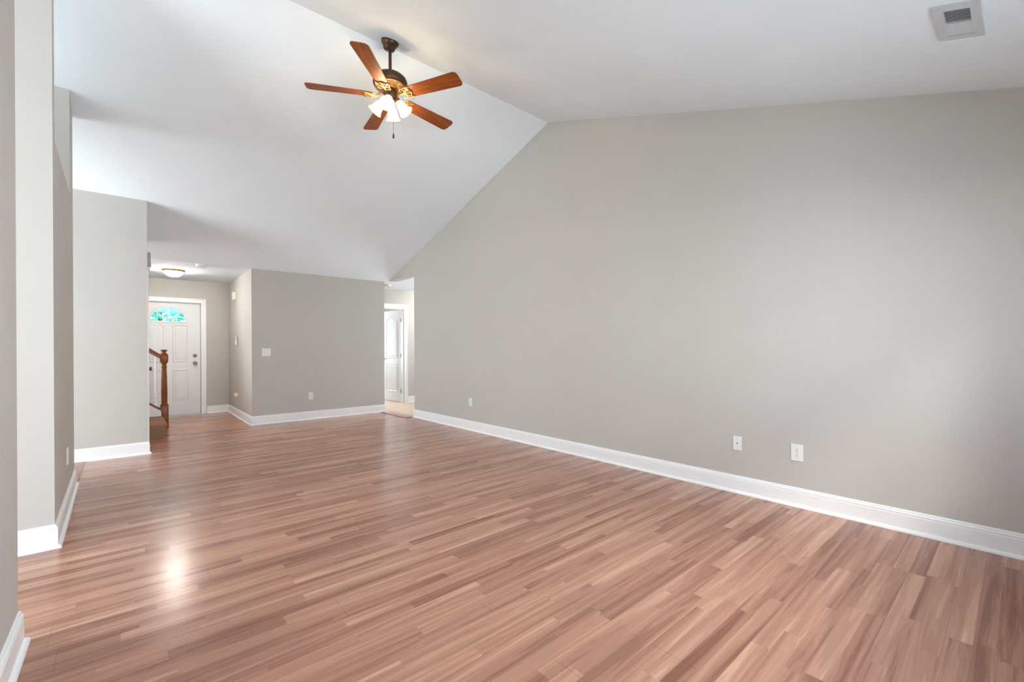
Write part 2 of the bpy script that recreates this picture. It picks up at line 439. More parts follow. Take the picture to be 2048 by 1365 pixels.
# outer shell: left side, rear wall with window, kitchen and dining windows
bm = NB()
def wall_x(bm, x, th, y0, y1, holes, top):
    ys = sorted({y0, y1, YRIDGE if y0 < YRIDGE < y1 else y0} | {h[0] for h in holes} | {h[1] for h in holes})
    for a, b in zip(ys, ys[1:]):
        hs = [h for h in holes if h[0] <= a and h[1] >= b]
        if hs:
            prism(bm, [(x, a, 0), (x, b, 0), (x, b, hs[0][2]), (x, a, hs[0][2])], (th, 0, 0))
            prism(bm, [(x, a, hs[0][3]), (x, b, hs[0][3]), (x, b, top(b)), (x, a, top(a))], (th, 0, 0))
        else:
            prism(bm, [(x, a, 0), (x, b, 0), (x, b, top(b)), (x, a, top(a))], (th, 0, 0))
wall_x(bm, XLEFT, -.12, YREAR, YB0, [(1.35, 3.25, .75, 2.15), (4.0, 6.4, .12, 2.12)], lambda y: zc(y) + E_)
struct('wall_kitchen', bm, M_WALL, 'far left wall with kitchen and dining windows', 'wall')
WX0, WX1, WZ0, WZ1 = .1, 3.05, .95, 2.15
bm = NB()
zt = zc(YREAR) + E_
for x0, x1, z0, z1 in ((XLEFT - .12, WX0, 0, zt), (WX1, XR + .12, 0, zt), (WX0, WX1, 0, WZ0), (WX0, WX1, WZ1, zt)):
    box(bm, x0, x1, YREAR - .12, YREAR, z0, z1)
struct('wall_rear', bm, M_WALL, 'rear wall behind the viewpoint with the large window', 'wall')

# hall and bedroom walls
YH = 8.80
HX0, HX1 = 3.745, 4.520
bm = NB()
prism(bm, [(1.57, YH, 0), (HX0, YH, 0), (HX0, YH, 2.05), (HX1, YH, 2.05), (HX1, YH, 0), (6.0, YH, 0), (6.0, YH, ZC + .02), (1.57, YH, ZC + .02)], (0, .115, 0))
struct('wall_hall', bm, M_WALL, 'bright hall wall around the open white bedroom door', 'wall')
bm = NB(); box(bm, XR + .12, 6.0, 5.4, 5.5, 0, ZC + .02)
struct('wall_hall_near', bm, M_WALL, 'near end wall of the side hall', 'wall')
def wall_hole_x(bm, x0, x1, y0, y1, h, top):
    for a, b, z0, z1 in ((y0, h[0], 0, top), (h[1], y1, 0, top), (h[0], h[1], 0, h[2]), (h[0], h[1], h[3], top)):
        box(bm, x0, x1, a, b, z0, z1)
bm = NB(); wall_hole_x(bm, 5.82, 5.94, 5.5, 11.3, (6.8, 8.0, .9, 2.1), ZC + .02)
struct('wall_hall_end', bm, M_WALL, 'greige hall end wall with an added window', 'wall')
bm = NB()
for x0, x1, z0, z1 in ((1.57, 3.45, 0, ZC + .02), (4.95, 5.82, 0, ZC + .02), (3.45, 4.95, 0, .65), (3.45, 4.95, 2.05, ZC + .02)):
    box(bm, x0, x1, 11.1, 11.22, z0, z1)
struct('wall_bedroom', bm, M_WALL, 'bedroom wall with a window beyond the open door', 'wall')
bm = NB(); box(bm, 1.57, 1.69, YB + .12, 11.1, 0, ZC + .02)
struct('wall_bedroom_side', bm, M_WALL, 'side wall closing the bedroom and hall', 'wall')

# ------------------------------------------------------------------ windows behind the viewpoint and in side rooms
def window(name, axis, c, w, h, wallpos, sign, label):
    """axis 'x': window lies in an x-constant wall. c = centre along wall, centre z; frame sits in wall thickness"""
    root = thing(name, label, 'window'); root['kind'] = 'structure'
    cu, cz = c
    def bx(bm, u0, u1, z0, z1, d0, d1):
        lo, hi = sorted((wallpos + sign * d0, wallpos + sign * d1))
        if axis == 'x': box(bm, lo, hi, u0, u1, z0, z1)
        else: box(bm, u0, u1, lo, hi, z0, z1)
    u0, u1, z0, z1 = cu - w / 2, cu + w / 2, cz - h / 2, cz + h / 2
    bm = NB(); t = .05
    bx(bm, u0, u1, z0, z0 + t, .02, .10); bx(bm, u0, u1, z1 - t, z1, .02, .10)
    bx(bm, u0, u0 + t, z0 + t, z1 - t, .02, .10); bx(bm, u1 - t, u1, z0 + t, z1 - t, .02, .10)
    bx(bm, cu - .02, cu + .02, z0 + t, z1 - t, .03, .09)
    obj('window_frame', bm, M_TRIM, root)
    for a, b in ((u0 + t, cu - .02), (cu + .02, u1 - t)):
        bm = NB(); bx(bm, a, b, z0 + t, z1 - t, .055, .059); obj('pane', bm, M_GLASS, root)
    return root
# the daylight areas stand just outside the panes
window('window_1', 'y', ((WX0 + WX1) / 2, (WZ0 + WZ1) / 2), WX1 - WX0, WZ1 - WZ0, YREAR, -1, 'large white framed window in the rear wall')
window('window_2', 'x', (2.3, 1.45), 1.9, 1.4, XLEFT, -1, 'white framed kitchen window in the far left wall')
window('window_3', 'x', (5.20, 1.12), 2.4, 2.0, XLEFT, -1, 'white framed dining window in the far left wall')
window('window_4', 'y', (4.2, 1.35), 1.5, 1.4, 11.1, 1, 'white framed bedroom window beyond the open door')

window('window_5', 'x', (7.4, 1.5), 1.2, 1.2, 5.82, 1, 'unseen white framed window added to light the hall')
# ------------------------------------------------------------------ baseboards
BP = [(0, 0), (.031, 0), (.0305, .006), (.027, .013), (.021, .0185), (.0145, .0205), (.0145, .104), (.0125, .1075), (.0125, .112), (.0145, .115), (.013, .121),
      (.0085, .124), (.0075, .1275), (.0095, .130), (.007, .1365), (.003, .1385), (0, .1385)]
def baseboard(name, path, label):
    bm = NB(); sweep(bm, path, BP); return struct(name, bm, M_TRIM, label, 'baseboard')
baseboard('baseboard_right', [(XR, YREAR), (XR, YE), (XR + .12, YE)], 'white baseboard along the long right gable wall')
baseboard('baseboard_back', [(3.628, YB + .11), (3.628, YB), (XC, YB), (XC, YF), (1.098, YF)], 'white baseboard along the back wall and foyer corner')
baseboard('baseboard_left', [(-.45, YN), (-.335, YN), (-.335, YREAR)], 'white baseboard on the nearest left wall end')
baseboard('baseboard_partition', [(xp(YP1) - .3, YP1), (xp(YP1), YP1), (xp(YP0), YP0), (-1.6, YP0)], 'white baseboard around the partition beside the left opening')
baseboard('baseboard_closet', [(XB, 6.54), (XB, YB0), (XLEFT, YB0)], 'white baseboard under the pale closet wall')
baseboard('baseboard_hall', [(5.8, YH), (4.61, YH)], 'white baseboard right of the open hall door')

# floor transition strips
def reducer(name, pts, label):
    bm = NB(); prism(bm, pts, (0, 0, .009)); o = obj(name, bm, M_REDUCER)
    return tag(o, label, 'trim', None, 'structure')
reducer('trim_1', [(3.555, 6.83, 0), (3.71, 6.86, 0), (3.71, 7.82, 0), (3.54, 7.80, 0)], 'wooden threshold strip between laminate and hall carpet')
reducer('trim_2', [(-.345, 5.47, 0), (-.352, 6.468, 0), (-.455, 6.468, 0), (-.455, 5.47, 0)], 'wooden threshold strip across the left opening')

# ------------------------------------------------------------------ front door
def raised_panel(bm, x0, x1, z0, z1, y, t=.008, arch=0):
    """moulded panel standing proud toward -y at plane y"""
    def ring(i, d):
        if arch:
            n = 14; top = []
            for k in range(n + 1):
                s = k / n; u = x1 - i - (x1 - x0 - 2 * i) * s
                bump = arch * (0.5 - 0.5 * math.cos(2 * PI * s)) 
                top.append((u, y - d, z1 - i - arch + bump))
            return [(x0 + i, y - d, z0 + i), (x1 - i, y - d, z0 + i)] + top
        return [(x0 + i, y - d, z0 + i), (x1 - i, y - d, z0 + i), (x1 - i, y - d, z1 - i), (x0 + i, y - d, z1 - i)]
    rs = [ring(0, 0), ring(.006, t), ring(.016, t), ring(.024, .0005), ring(.034, .0005), ring(.055, t * .8)]
    V = [[bm.verts.new(p) for p in r] for r in rs]
    n = len(V[0])
    for a, b in zip(V, V[1:]):
        for i in range(n):
            j = (i + 1) % n; bm.faces.new([a[i], a[j], b[j], b[i]])
    bm.faces.new(V[-1])
YD = YF + .045
DC, FR, FZ = .541, .252, 1.69
bm = NB()
d0, d1, dz0, dz1 = DX0 + .004, DX1 - .004, .014, 2.050
out = [(d0, YD, FZ), (d0, YD, dz1), (d1, YD, dz1), (d1, YD, FZ)]
arc = [(DC + FR * math.cos(PI * k / 32), YD, FZ + FR * math.sin(PI * k / 32)) for k in range(33)]
box(bm, d0, d1, YD, YD + .044, dz0, FZ)
prism(bm, out + arc, (0, .044, 0))
for x0, x1 in ((DC - .283, DC - .055), (DC + .055, DC + .283)):
    raised_panel(bm, x0, x1, .945 + .02, 1.635, YD)
    raised_panel(bm, x0, x1, .27, .835, YD)
door = tag(obj('door_1', bm, M_DOOR), 'white panelled front door with fan shaped window', 'door', None, 'structure')
# fanlight surround, muntins
bm = NB()
pr = [(-.006, 0), (-.006, .012), (.010, .016), (.026, .010), (.030, 0)]
ring = []
for k in range(41):
    a = PI * k / 40
    ring.append([bm.verts.new((DC + (FR + d) * math.cos(a), YD - h, FZ + (FR + d) * math.sin(a))) for d, h in pr])
for A, B in zip(ring, ring[1:]):
    for i in range(len(pr) - 1): bm.faces.new([A[i], A[i + 1], B[i + 1], B[i]])
box(bm, DC - FR - .03, DC + FR + .03, YD - .014, YD, FZ - .028, FZ + .006, .003)
for a in (45, 90, 135):
    c, s = math.cos(math.radians(a)), math.sin(math.radians(a))
    p0 = Vector((DC + .078 * c, YD - .004, FZ + .078 * s)); p1 = Vector((DC + FR * c, YD - .004, FZ + FR * s)); w = Vector((-s, 0, c)) * .0115
    prism(bm, [p0 - w, p1 - w, p1 + w, p0 + w], (0, .03, 0))
hub = [(DC + .089 * math.cos(PI * k / 16), YD - .004, FZ + .089 * math.sin(PI * k / 16)) for k in range(17)] + \
      [(DC + .068 * math.cos(PI * k / 16), YD - .004, FZ + .068 * math.sin(PI * k / 16)) for k in range(16, -1, -1)]
for k in range(16):
    q = [hub[k], hub[k + 1], hub[32 - k], hub[33 - k]]
    prism(bm, q, (0, .03, 0))
obj('fanlight_frame', bm, M_DOOR, door)
bm = NB(); prism(bm, [(x, YD + .02, z) for x, y, z in arc], (0, .005, 0)); obj('fanlight_pane', bm, M_GLASST, door)
def knob_mesh(bm, prof, mat): lathe(bm, prof, 24, mat)
RY = Matrix.Rotation(PI / 2, 4, 'X')      # z axis -> -y
bm = NB(); lathe(bm, [(.033, 0), (.033, .004), (.028, .008), (.013, .011), (.011, .028), (.020, .034), (.029, .044), (.030, .053), (.024, .063), (.010, .067), (0, .067)], 28, Matrix.Translation((.925, YD, .937)) @ RY)
tag(obj('door_knob', bm, M_BRASS, door, True), 'aged brass round door knob')
bm = NB(); lathe(bm, [(.031, 0), (.031, .006), (.026, .012), (.015, .014), (.013, .02), (0, .02)], 28, Matrix.Translation((.925, YD, 1.076)) @ RY)
box(bm, .925 - .022, .925 + .022, YD - .034, YD - .018, 1.071, 1.081, .002)
tag(obj('deadbolt', bm, M_BRASSD, door, True), 'dull bronze thumb turn deadbolt')
bm = NB(); box(bm, DX0, DX1, YF - .02, YF + .14, .0, .013, .004)
obj('threshold', bm, M_STEEL, door)
def casing(name, x0, x1, z1, y, label, w=.085, t=.018, jamb=.14):
    bm = NB()
    # profiled casing legs and head, jambs and stop
    def leg(a, b): 
        box(bm, a, b, y - t * .75, y, 0, z1 + w, .004)
    leg(x0 - w, x0 - .004); leg(x1 + .004, x1 + w)
    box(bm, x0 - w - .004, x0 - w + .018, y - t, y, 0, z1 + w, .004); box(bm, x1 + w - .018, x1 + w + .004, y - t, y, 0, z1 + w, .004)
    box(bm, x0 - .004, x1 + .004, y - t * .75, y, z1 + .004, z1 + w, .004)
    box(bm, x0 - w - .004, x1 + w + .004, y - t, y, z1 + w - .018, z1 + w + .004, .004)
    return struct(name, bm, M_TRIM, label, 'trim')
casing('trim_3', DX0, DX1, 2.030, YF, 'white casing around the front door', .080)

# ------------------------------------------------------------------ closet door seen edge-on beside the foyer
bm = NB(); box(bm, XB, XB + .012, 6.66, 7.30, .012, 2.03)
cd = tag(obj('door_2', bm, M_DOOR), 'white closet door seen edge on beside the carpeted stair', 'door', None, 'structure')
bm = NB(); lathe(bm, [(.028, 0), (.028, .004), (.012, .008), (.010, .02), (.022, .028), (.027, .038), (.024, .046), (0, .05)], 24,
               Matrix.Translation((XB + .012, 7.25, .94)) @ Matrix.Rotation(PI / 2, 4, 'Y'))
tag(obj('door_knob', bm, M_BRASSD, cd, True), 'dark bronze closet knob')
bm = NB()
box(bm, XB, XB + .014, 6.585, 6.65, 0, 2.105, .003); box(bm, XB, XB + .014, 7.31, 7.375, 0, 2.105, .003); box(bm, XB, XB + .014, 6.65, 7.31, 2.04, 2.105, .003)
struct('trim_4', bm, M_TRIM, 'white casing around the closet door by the stair', 'trim')

# ------------------------------------------------------------------ hall door, swung open
hd = thing('door_3', 'white arched two panel door standing open in the hall', 'door', (HX1 - .012, YH + .115, .012), math.radians(94.5)); hd['kind'] = 'structure'
DW, DH = .745, 2.025
# local: x along the door from the hinge, face toward camera = +y local side after rotation
bm = NB(); box(bm, 0, DW, -.035, 0, 0, DH, .002)
bm2 = NB(); raised_panel(bm2, .115, DW - .115, .965, 1.905, 0, .008, .085); raised_panel(bm2, .115, DW - .115, .215, .845, 0, .008)
bmesh.ops.transform(bm2, matrix=Matrix.Scale(-1, 4, (0, 1, 0)), verts=bm2.verts[:])
me_t = bpy.data.meshes.new('tmp'); bm2.to_mesh(me_t); bm2.free(); bm.from_mesh(me_t); bpy.data.meshes.remove(me_t)
obj('door_leaf', bm, M_DOOR, hd)
for hz in (.24, 1.02, 1.80):
    bm = NB(); lathe(bm, [(.007, hz - .045), (.007, hz + .045)], 12, Matrix.Translation((-.012, .006, 0)))
    box(bm, -.012, .022, .0, .003, hz - .045, hz + .045)
    obj('hinge', bm, M_STEEL, hd, True)
bm = NB(); lathe(bm, [(.028, 0), (.028, .004), (.012, .008), (.010, .02), (.022, .028), (.027, .038), (.024, .046), (0, .05)], 24,
               Matrix.Translation((DW - .06, 0, .945)) @ Matrix.Rotation(-PI / 2, 4, 'X'))
obj('door_knob', bm, M_STEEL, hd, True)
casing('trim_5', HX0, HX1, 2.05, YH, 'white casing around the open hall door', .085)
bm = NB()
box(bm, HX0 - .001, HX0 + .012, YH, YH + .115, 0, 2.05); box(bm, HX1 - .012, HX1 + .001, YH, YH + .115, 0, 2.05); box(bm, HX0 + .012, HX1 - .012, YH, YH + .115, 2.037, 2.05)
struct('trim_6', bm, M_TRIM, 'white jamb lining inside the hall doorway', 'trim')

# ------------------------------------------------------------------ staircase at the foyer
st = thing('staircase', 'carpeted staircase with oak newel post and handrail beside the front door', 'staircase', (.36, 7.43, 0))
RISE, RUN, SWD = .192, .255, 1.06
for k in range(3):
    bm = NB()
    x1 = -k * RUN; z0 = k * RISE; z1 = z0 + RISE
    # rounded carpet nosing toward +x
    prof = [(x1 - RUN - .0, z0 if k else 0), (x1 + (.012 if k == 0 else 0), z0), (x1 - .004, z0 + .02), (x1 - .004, z1 - .055), (x1 + .014, z1 - .045), (x1 + .030, z1 - .032), (x1 + .034, z1 - .016), (x1 + .024, z1 - .003), (x1 + .006, z1), (x1 - RUN, z1)]
    prism(bm, [(x, 0, z) for x, z in prof], (0, SWD - .07 if k == 0 else SWD - .07, 0))
    obj('step', bm, M_CARPET, st)
NX, NY = .409 - .36, 8.5 - 7.43
PITCH = RISE / RUN
def slope_prism(bm, x0, x1, zb0, y0, y1, h):
    """bar rising toward -x at stair pitch; zb0 is its lower edge height at x = x1"""
    d = (x1 - x0) * .735
    prism(bm, [(x1, y0, zb0), (x0, y0, zb0 + d), (x0, y0, zb0 + d + h), (x1, y0, zb0 + h)], (0, y1 - y0, 0))
# skirt wall under the balusters
bm = NB(); x1 = NX - .04; x0 = -.75
prism(bm, [(x1, NY - .045, 0), (x1, NY - .045, .268), (x0, NY - .045, .268 + (x1 - x0) * .735), (x0, NY - .045, 0)], (0, .09, 0))
slope_prism(bm, x0, x1, .235, NY - .055, NY - .045, .03)
box(bm, x1 - .035, x1, NY - .055, NY - .045, 0, .235)
tag(obj('skirt_board', bm, M_TRIM, st), 'white painted skirt wall beside the steps')
bm = NB(); slope_prism(bm, -.75, NX - .04, .270, NY - .06, NY + .06, .028); tag(obj('cap_rail', bm, M_OAKX, st), 'stained oak cap on the skirt wall')
bm = NB()
hr = [(-.029, -.02), (-.029, .0), (-.024, .022), (-.012, .034), (.012, .034), (.024, .022), (.029, 0), (.029, -.02), (.02, -.026), (-.02, -.026)]
xa, xb = -.75, NX - .04; za, zb = 1.070 + (xb - xa) * .735, 1.070
A = [bm.verts.new((xa, NY + u, za + v * 1.2)) for u, v in hr]; B = [bm.verts.new((xb, NY + u, zb + v * 1.2)) for u, v in hr]
for i in range(len(hr)):
    j = (i + 1) % len(hr); bm.faces.new([A[i], A[j], B[j], B[i]])
bm.faces.new(A[::-1]); bm.faces.new(B)
tag(obj('handrail', bm, M_OAKX, st, True), 'red stained oak handrail')
for k in range(4):
    bx_ = .307 - .36 - k * .13
    zb = .298 + (NX - .04 - bx_) * .735; zt2 = 1.04 + (NX - .04 - bx_) * .735
    bm = NB(); hgt = zt2 - zb
    box(bm, bx_ - .016, bx_ + .016, NY - .016, NY + .016, zb - .01, zb + .10)
    lathe(bm, [(.013, zb + .10), (.015, zb + .115), (.011, zb + .13), (.0155, zb + .19), (.014, zb + .3), (.0105, zb + hgt - .02), (.009, zb + hgt + .012)], 16, Matrix.Translation((bx_, NY, 0)))
    tag(obj('baluster', bm, M_TRIM, st, True), 'slim white turned baluster')
# newel
bm = NB()
hw = .048
box(bm, NX - hw, NX + hw, NY - hw, NY + hw, 0, .345, .003)
lathe(bm, [(hw * 1.15, .345), (hw * .98, .352), (hw * .85, .362), (.037, .368), (.036, .38), (.0385, .55), (.034, .75), (.029, .905), (.034, .912), (.034, .925), (.029, .932), (.028, .965), (.031, .975), (.042, .985), (.044, 1.0)], 28, Matrix.Translation((NX, NY, 0)))
box(bm, NX - hw, NX + hw, NY - hw, NY + hw, 1.0, 1.105, .006)
lathe(bm, [(hw * .98, 1.105), (.043, 1.115), (.036, 1.128), (.024, 1.136), (.021, 1.15), (.027, 1.158), (.039, 1.166), (.042, 1.173), (.038, 1.182), (0, 1.190)], 28, Matrix.Translation((NX, NY, 0)))
tag(obj('newel_post', bm, M_OAK, st, True, 35), 'turned red oak newel post')

# ------------------------------------------------------------------ wall plates (local: x along wall, -y out of wall, z up)
def plate_body(w, h, t=.006):
    bm = NB(); box(bm, -w / 2, w / 2, -t, 0, -h / 2, h / 2, .0025); return bm
def screw(bm, x, z, y):
    lathe(bm, [(.0035, 0), (.0035, .0012), (.002, .0018), (0, .0018)], 12, Matrix.Translation((x, y, z)) @ RY)
def outlet(label, loc, rz, w=.072, h=.116, group=None):
    t = thing('wall_outlet', label, 'outlet', loc, rz, group)
    obj('cover_plate', plate_body(w, h), M_PLAST, t)
    for s in (1, -1):
        bm = NB(); z = s * .0195
        pts = []
        for k in range(24):
            a = 2 * PI * k / 24
            pts.append((max(-.0165, min(.0165, .0175 * math.cos(a))), -.006, z + max(-.0135, min(.0135, .0175 * math.sin(a)))))
        prism(bm, pts, (0, -.0022, 0)); r = obj('receptacle', bm, M_PLAST, t)
        bm = NB()
        for x, hh in ((-.0063, .0075), (.0063, .0062)):
            box(bm, x - .0011, x + .0011, -.0087, -.0080, z + .002 - hh / 2 + .002, z + .002 + hh / 2 + .002)
        lathe(bm, [(.0028, 0), (.0028, .0007)], 12, Matrix.Translation((0, -.0080, z - .0075)) @ RY)
        tag(obj('slots', bm, M_DARK, r), 'dark socket slots')
    bm = NB(); screw(bm, 0, 0, -.006); obj('screw', bm, M_STEEL, t)
    return t
RW = -PI / 2   # right wall faces -x
outlet('white wall outlet on the right gable wall close to the hall opening', (XR, 5.195, .406), RW)
outlet('white double socket outlet, nearest of the plates on the right wall', (XR, 1.084, .397), RW, .080, .124)
outlet('white wall outlet low on the back wall right of the switch', (2.313, YB, .397), 0)
outlet('white wall outlet seen nearly edge on above the partition baseboard', (xp(4.69), 4.69, .385), PI / 2 - .0155, .080, .124)
t = thing('cable_plate', 'white coax cable plate left of the nearest outlet on the right wall', 'wall plate', (XR, 1.506, .399), RW)
obj('cover_plate', plate_body(.068, .113), M_PLAST, t)
bm = NB(); lathe(bm, [(.0075, 0), (.0075, .003), (.0048, .0035), (.0048, .010), (.0015, .010), (0, .009)], 14, Matrix.Translation((0, -.006, 0)) @ RY); tag(obj('coax_jack', bm, M_PLASTG, t, True), 'grey threaded coax jack')
for z in (.042, -.042):
    bm = NB(); screw(bm, 0, z, -.006); obj('screw', bm, M_STEEL, t)
t = thing('light_switch', 'white double light switch plate on the back wall', 'switch', (1.648, YB, 1.133), 0)
obj('cover_plate', plate_body(.122, .122), M_PLAST, t)
for x in (-.023, .023):
    bm = NB(); box(bm, x - .0055, x + .0055, -.0075, -.006, -.0125, .0125)
    prism(bm, [(x - .004, -.0075, -.002), (x - .004, -.0185, .006), (x - .004, -.0165, .0115), (x - .004, -.0075, .009)], (.008, 0, 0))
    obj('toggle', bm, M_PLAST, t)
    for z in (.03, -.03):
        bm = NB(); screw(bm, x, z, -.006); obj('screw', bm, M_STEEL, t)

# foyer side wall devices
t = thing('motion_sensor', 'small white motion sensor box high on the foyer side wall', 'sensor', (XC, 9.14, 2.132), RW)
bm = NB(); box(bm, -.055, .055, -.052, 0, -.068, .068, .008); obj('housing', bm, M_PLAST, t)
bm = NB(); prism(bm, [(-.038, -.052, .045), (.038, -.052, .045), (.038, -.060, .0), (-.038, -.060, .0)], (0, .004, -.004)); obj('lens', bm, M_PLAST, t)
t = thing('alarm_keypad', 'white alarm keypad with grey display on the foyer side wall', 'keypad', (XC, 9.02, 1.338), RW)
bm = NB(); box(bm, -.05, .05, -.032, 0, -.072, .072, .006); obj('housing', bm, M_PLAST, t)
bm = NB(); box(bm, -.032, .032, -.0335, -.0325, .02, .052, .0003); tag(obj('display', bm, M_LCD, t), 'grey display')
bm = NB()
for i in range(3):
    for j in range(4): box(bm, -.030 + i * .022, -.014 + i * .022, -.0345, -.0315, -.058 + j * .018, -.046 + j * .018, .001)
obj('buttons', bm, M_PLAST, t)
bm = NB(); box(bm, -.055, .055, -.012, 0, -.078, .078, .004); tag(obj('back_plate', bm, M_PLASTG, t), 'grey back plate')
t = thing('blank_plate', 'faint painted blank plate below the alarm keypad', 'wall plate', (XC, 9.10, 1.115), RW)
obj('cover_plate', plate_body(.07, .072, .004), M_WALL, t)
for z in (.026, -.026):
    bm = NB(); screw(bm, 0, z, -.004); obj('screw', bm, M_WALL, t)
outlet('white outlet low on the foyer side wall holding a plug in adapter', (XC, 9.03, .362), RW)
t = thing('plug_adapter', 'white plug in adapter on the foyer side wall outlet', 'adapter', (XC - .0085, 9.03, .382), RW)
bm = NB(); box(bm, -.022, .022, -.048, 0, -.022, .032, .005); obj('body', bm, M_PLAST, t)
bm = NB(); box(bm, -.013, .013, -.0505, -.048, -.008, .02, .0005); obj('face', bm, M_PLASTG, t)

# grey chime box high on the closet corner
t = thing('door_chime', 'grey box with dark slots high on the closet corner', 'chime', (XB, 7.20, 2.29), PI / 2)
bm = NB(); box(bm, -.10, .10, -.050, 0, -.075, .105, .005); tag(obj('housing', bm, M_PLASTG, t), 'grey housing')
bm = NB(); box(bm, -.085, .085, -.045, 0, -.105, -.075, .004); obj('lower_cover', bm, M_PLAST, t)
bm = NB(); box(bm, -.085, -.06, -.0525, -.0495, -.045, -.028); box(bm, -.085, -.06, -.0525, -.0495, -.07, -.053); obj('slots', bm, M_DARK, t)

# ------------------------------------------------------------------ ceiling fixtures
def smoke(label, loc, r=.068):
    t = thing('smoke_detector', label, 'smoke detector', loc)
    bm = NB(); lathe(bm, [(r, 0), (r, -.010), (r * .97, -.014), (r * .92, -.014), (r * .90, -.026), (r * .82, -.034), (r * .3, -.037), (0, -.037)], 36); obj('housing', bm, M_PLAST, t, True)
    bm = NB()
    for k in range(20):
        a = 2 * PI * k / 20
        bx0 = Matrix.Rotation(a, 4, 'Z')
        vs = box(bm, r * .895, r * .925, -.005, .005, -.026, -.0155)
        bmesh.ops.transform(bm, matrix=bx0, verts=vs)
    tag(obj('vents', bm, M_PLAST, t), 'slotted side vents')
    bm = NB(); lathe(bm, [(.008, -.036), (.008, -.039), (0, -.039)], 14, Matrix.Translation((.02, -.01, 0))); obj('test_button', bm, M_PLASTG, t)
    return t
smoke('white smoke detector on the foyer ceiling right of the dome light', (.815, 7.93, ZC - .005))
smoke('white smoke detector on the hall ceiling above the opening', (3.88, 8.20, ZC))

def dome(label, loc):
    t = thing('dome_light', label, 'ceiling light', loc)
    bm = NB(); lathe(bm, [(.148, 0), (.150, -.006), (.146, -.014), (.138, -.024), (.130, -.030), (.122, -.028), (.122, 0)], 44, caps=False); obj('rim', bm, M_TAN, t, True)
    bm = NB(); lathe(bm, [(.126, -.024), (.122, -.045), (.108, -.068), (.082, -.088), (.048, -.100), (.018, -.104), (0, -.104)], 44, caps=False); obj('lamp_shade', bm, M_DOME, t, True)
dome('lit white dome light with tan rim on the foyer ceiling', (.545, 8.75, ZC - .005))
dome('unseen lit dome light added to brighten the side hall', (5.25, 8.2, ZC))  # out-of-view lamp, added so the hall looks bright

# ceiling register on the near slope (sloping along y): local frame x along room x, y up the slope
vent = thing('ceiling_vent', 'white metal ceiling air register above the right wall', 'vent', (2.868, .180, zc(.180)))
vent.rotation_euler = (math.atan(TN), 0, 0)
vent.location += Matrix.Rotation(math.atan(TN), 3, 'X') @ Vector((0, 0, -.0095))
VX, VY, OX, OY = .157, .080, .119, .044
bm = NB()
for a in ((-VX, VX, -VY, -OY), (-VX, VX, OY, VY), (-VX, -OX, -OY, OY), (OX, VX, -OY, OY)):
    box(bm, a[0], a[1], a[2], a[3], -.0005, .0095)
box(bm, -.003, .003, -OY, OY, -.0005, .006)
obj('frame', bm, M_VENTM, vent)
for side in (-1, 1):
    bm = NB()
    n = 9
    for k in range(n):
        cx = side * (.009 + (OX - .014) * (k + .5) / n)
        ang = math.radians(27) if side < 0 else math.radians(-38)
        ln = .0068
        dx, dz = ln * math.cos(ang), ln * math.sin(ang)
        prism(bm, [(cx - dx, -OY, -.001 - dz * .6 + .003), (cx + dx, -OY, .003 - .001 + dz * .6), (cx + dx, -OY, .0036 - .001 + dz * .6), (cx - dx, -OY, -.0004 - dz * .6 + .003)], (0, 2 * OY, 0))
    obj('louvers', bm, M_VENTM, vent)
bm = NB(); box(bm, -OX, OX, -OY, OY, .0085, .0094); tag(obj('duct_shade', bm, M_DARK, vent), 'dark plate standing in for the shade behind the louvers')  # thin plate coloured dark for the shade inside the register

# ------------------------------------------------------------------ ceiling fan
FX, FY = 1.6746, 3.4743
fan = thing('ceiling_fan', 'five blade ceiling fan with lit glass shades hanging from the vault', 'ceiling fan', (FX, FY, 0))
zt_ = zc(FY)
bm = NB()
tilt = Matrix.Translation((0, 0, zt_)) @ Matrix.Rotation(math.atan(TN), 4, 'X')
lathe(bm, [(.072, .004), (.072, -.012), (.069, -.022), (.060, -.036), (.050, -.050), (.046, -.066), (.036, -.074), (.02, -.076)], 36, tilt)
tag(obj('canopy', bm, M_BRONZE, fan, True), 'dark bronze canopy')
bm = NB(); lathe(bm, [(.0135, zt_ - .055), (.0135, 3.485)], 20); lathe(bm, [(.02, 3.50), (.024, 3.485), (.024, 3.475)], 24)
tag(obj('downrod', bm, M_BRONZE, fan, True), 'dark bronze down rod')
ZM = 3.415
bm = NB()
lathe(bm, [(.026, ZM + .070), (.070, ZM + .064), (.112, ZM + .050), (.134, ZM + .030), (.141, ZM + .010), (.141, ZM - .012), (.136, ZM - .022), (.132, ZM - .024), (.132, ZM - .030), (.126, ZM - .036), (.120, ZM - .036)], 56)
mot = obj('motor_housing', bm, M_BRONZE, fan, True)
bm = NB()
lathe(bm, [(.124, ZM - .034), (.118, ZM - .040), (.076, ZM - .050), (.066, ZM - .052), (.060, ZM - .060), (.050, ZM - .062)], 56, caps=False)
for k in range(40):       # radial vent ribs
    if k % 8 == 0: continue
    R_ = Matrix.Rotation(2 * PI * k / 40, 4, 'Z')
    n0 = len(bm.verts)
    prism(bm, [(.080, -.0032, ZM - .0495), (.114, -.0046, ZM - .0415), (.114, .0046, ZM - .0415), (.080, .0032, ZM - .0495)], (0, 0, -.006))
    bm.verts.ensure_lookup_table()
    bmesh.ops.transform(bm, matrix=R_, verts=bm.verts[n0:])
tag(obj('vent_ring', bm, M_IRON, mot, True), 'antique gold ribbed vent ring')
bm = NB()
lathe(bm, [(.050, ZM - .055), (.054, ZM - .062), (.054, ZM - .118), (.050, ZM - .124), (.040, ZM - .136), (.030, ZM - .160), (.016, ZM - .176), (.010, ZM - .190), (0, ZM - .194)], 40)
sw = tag(obj('switch_housing', bm, M_BRONZE, fan, True), 'bronze switch housing above the shades')
TH0 = 153.15
ZBL = 3.300
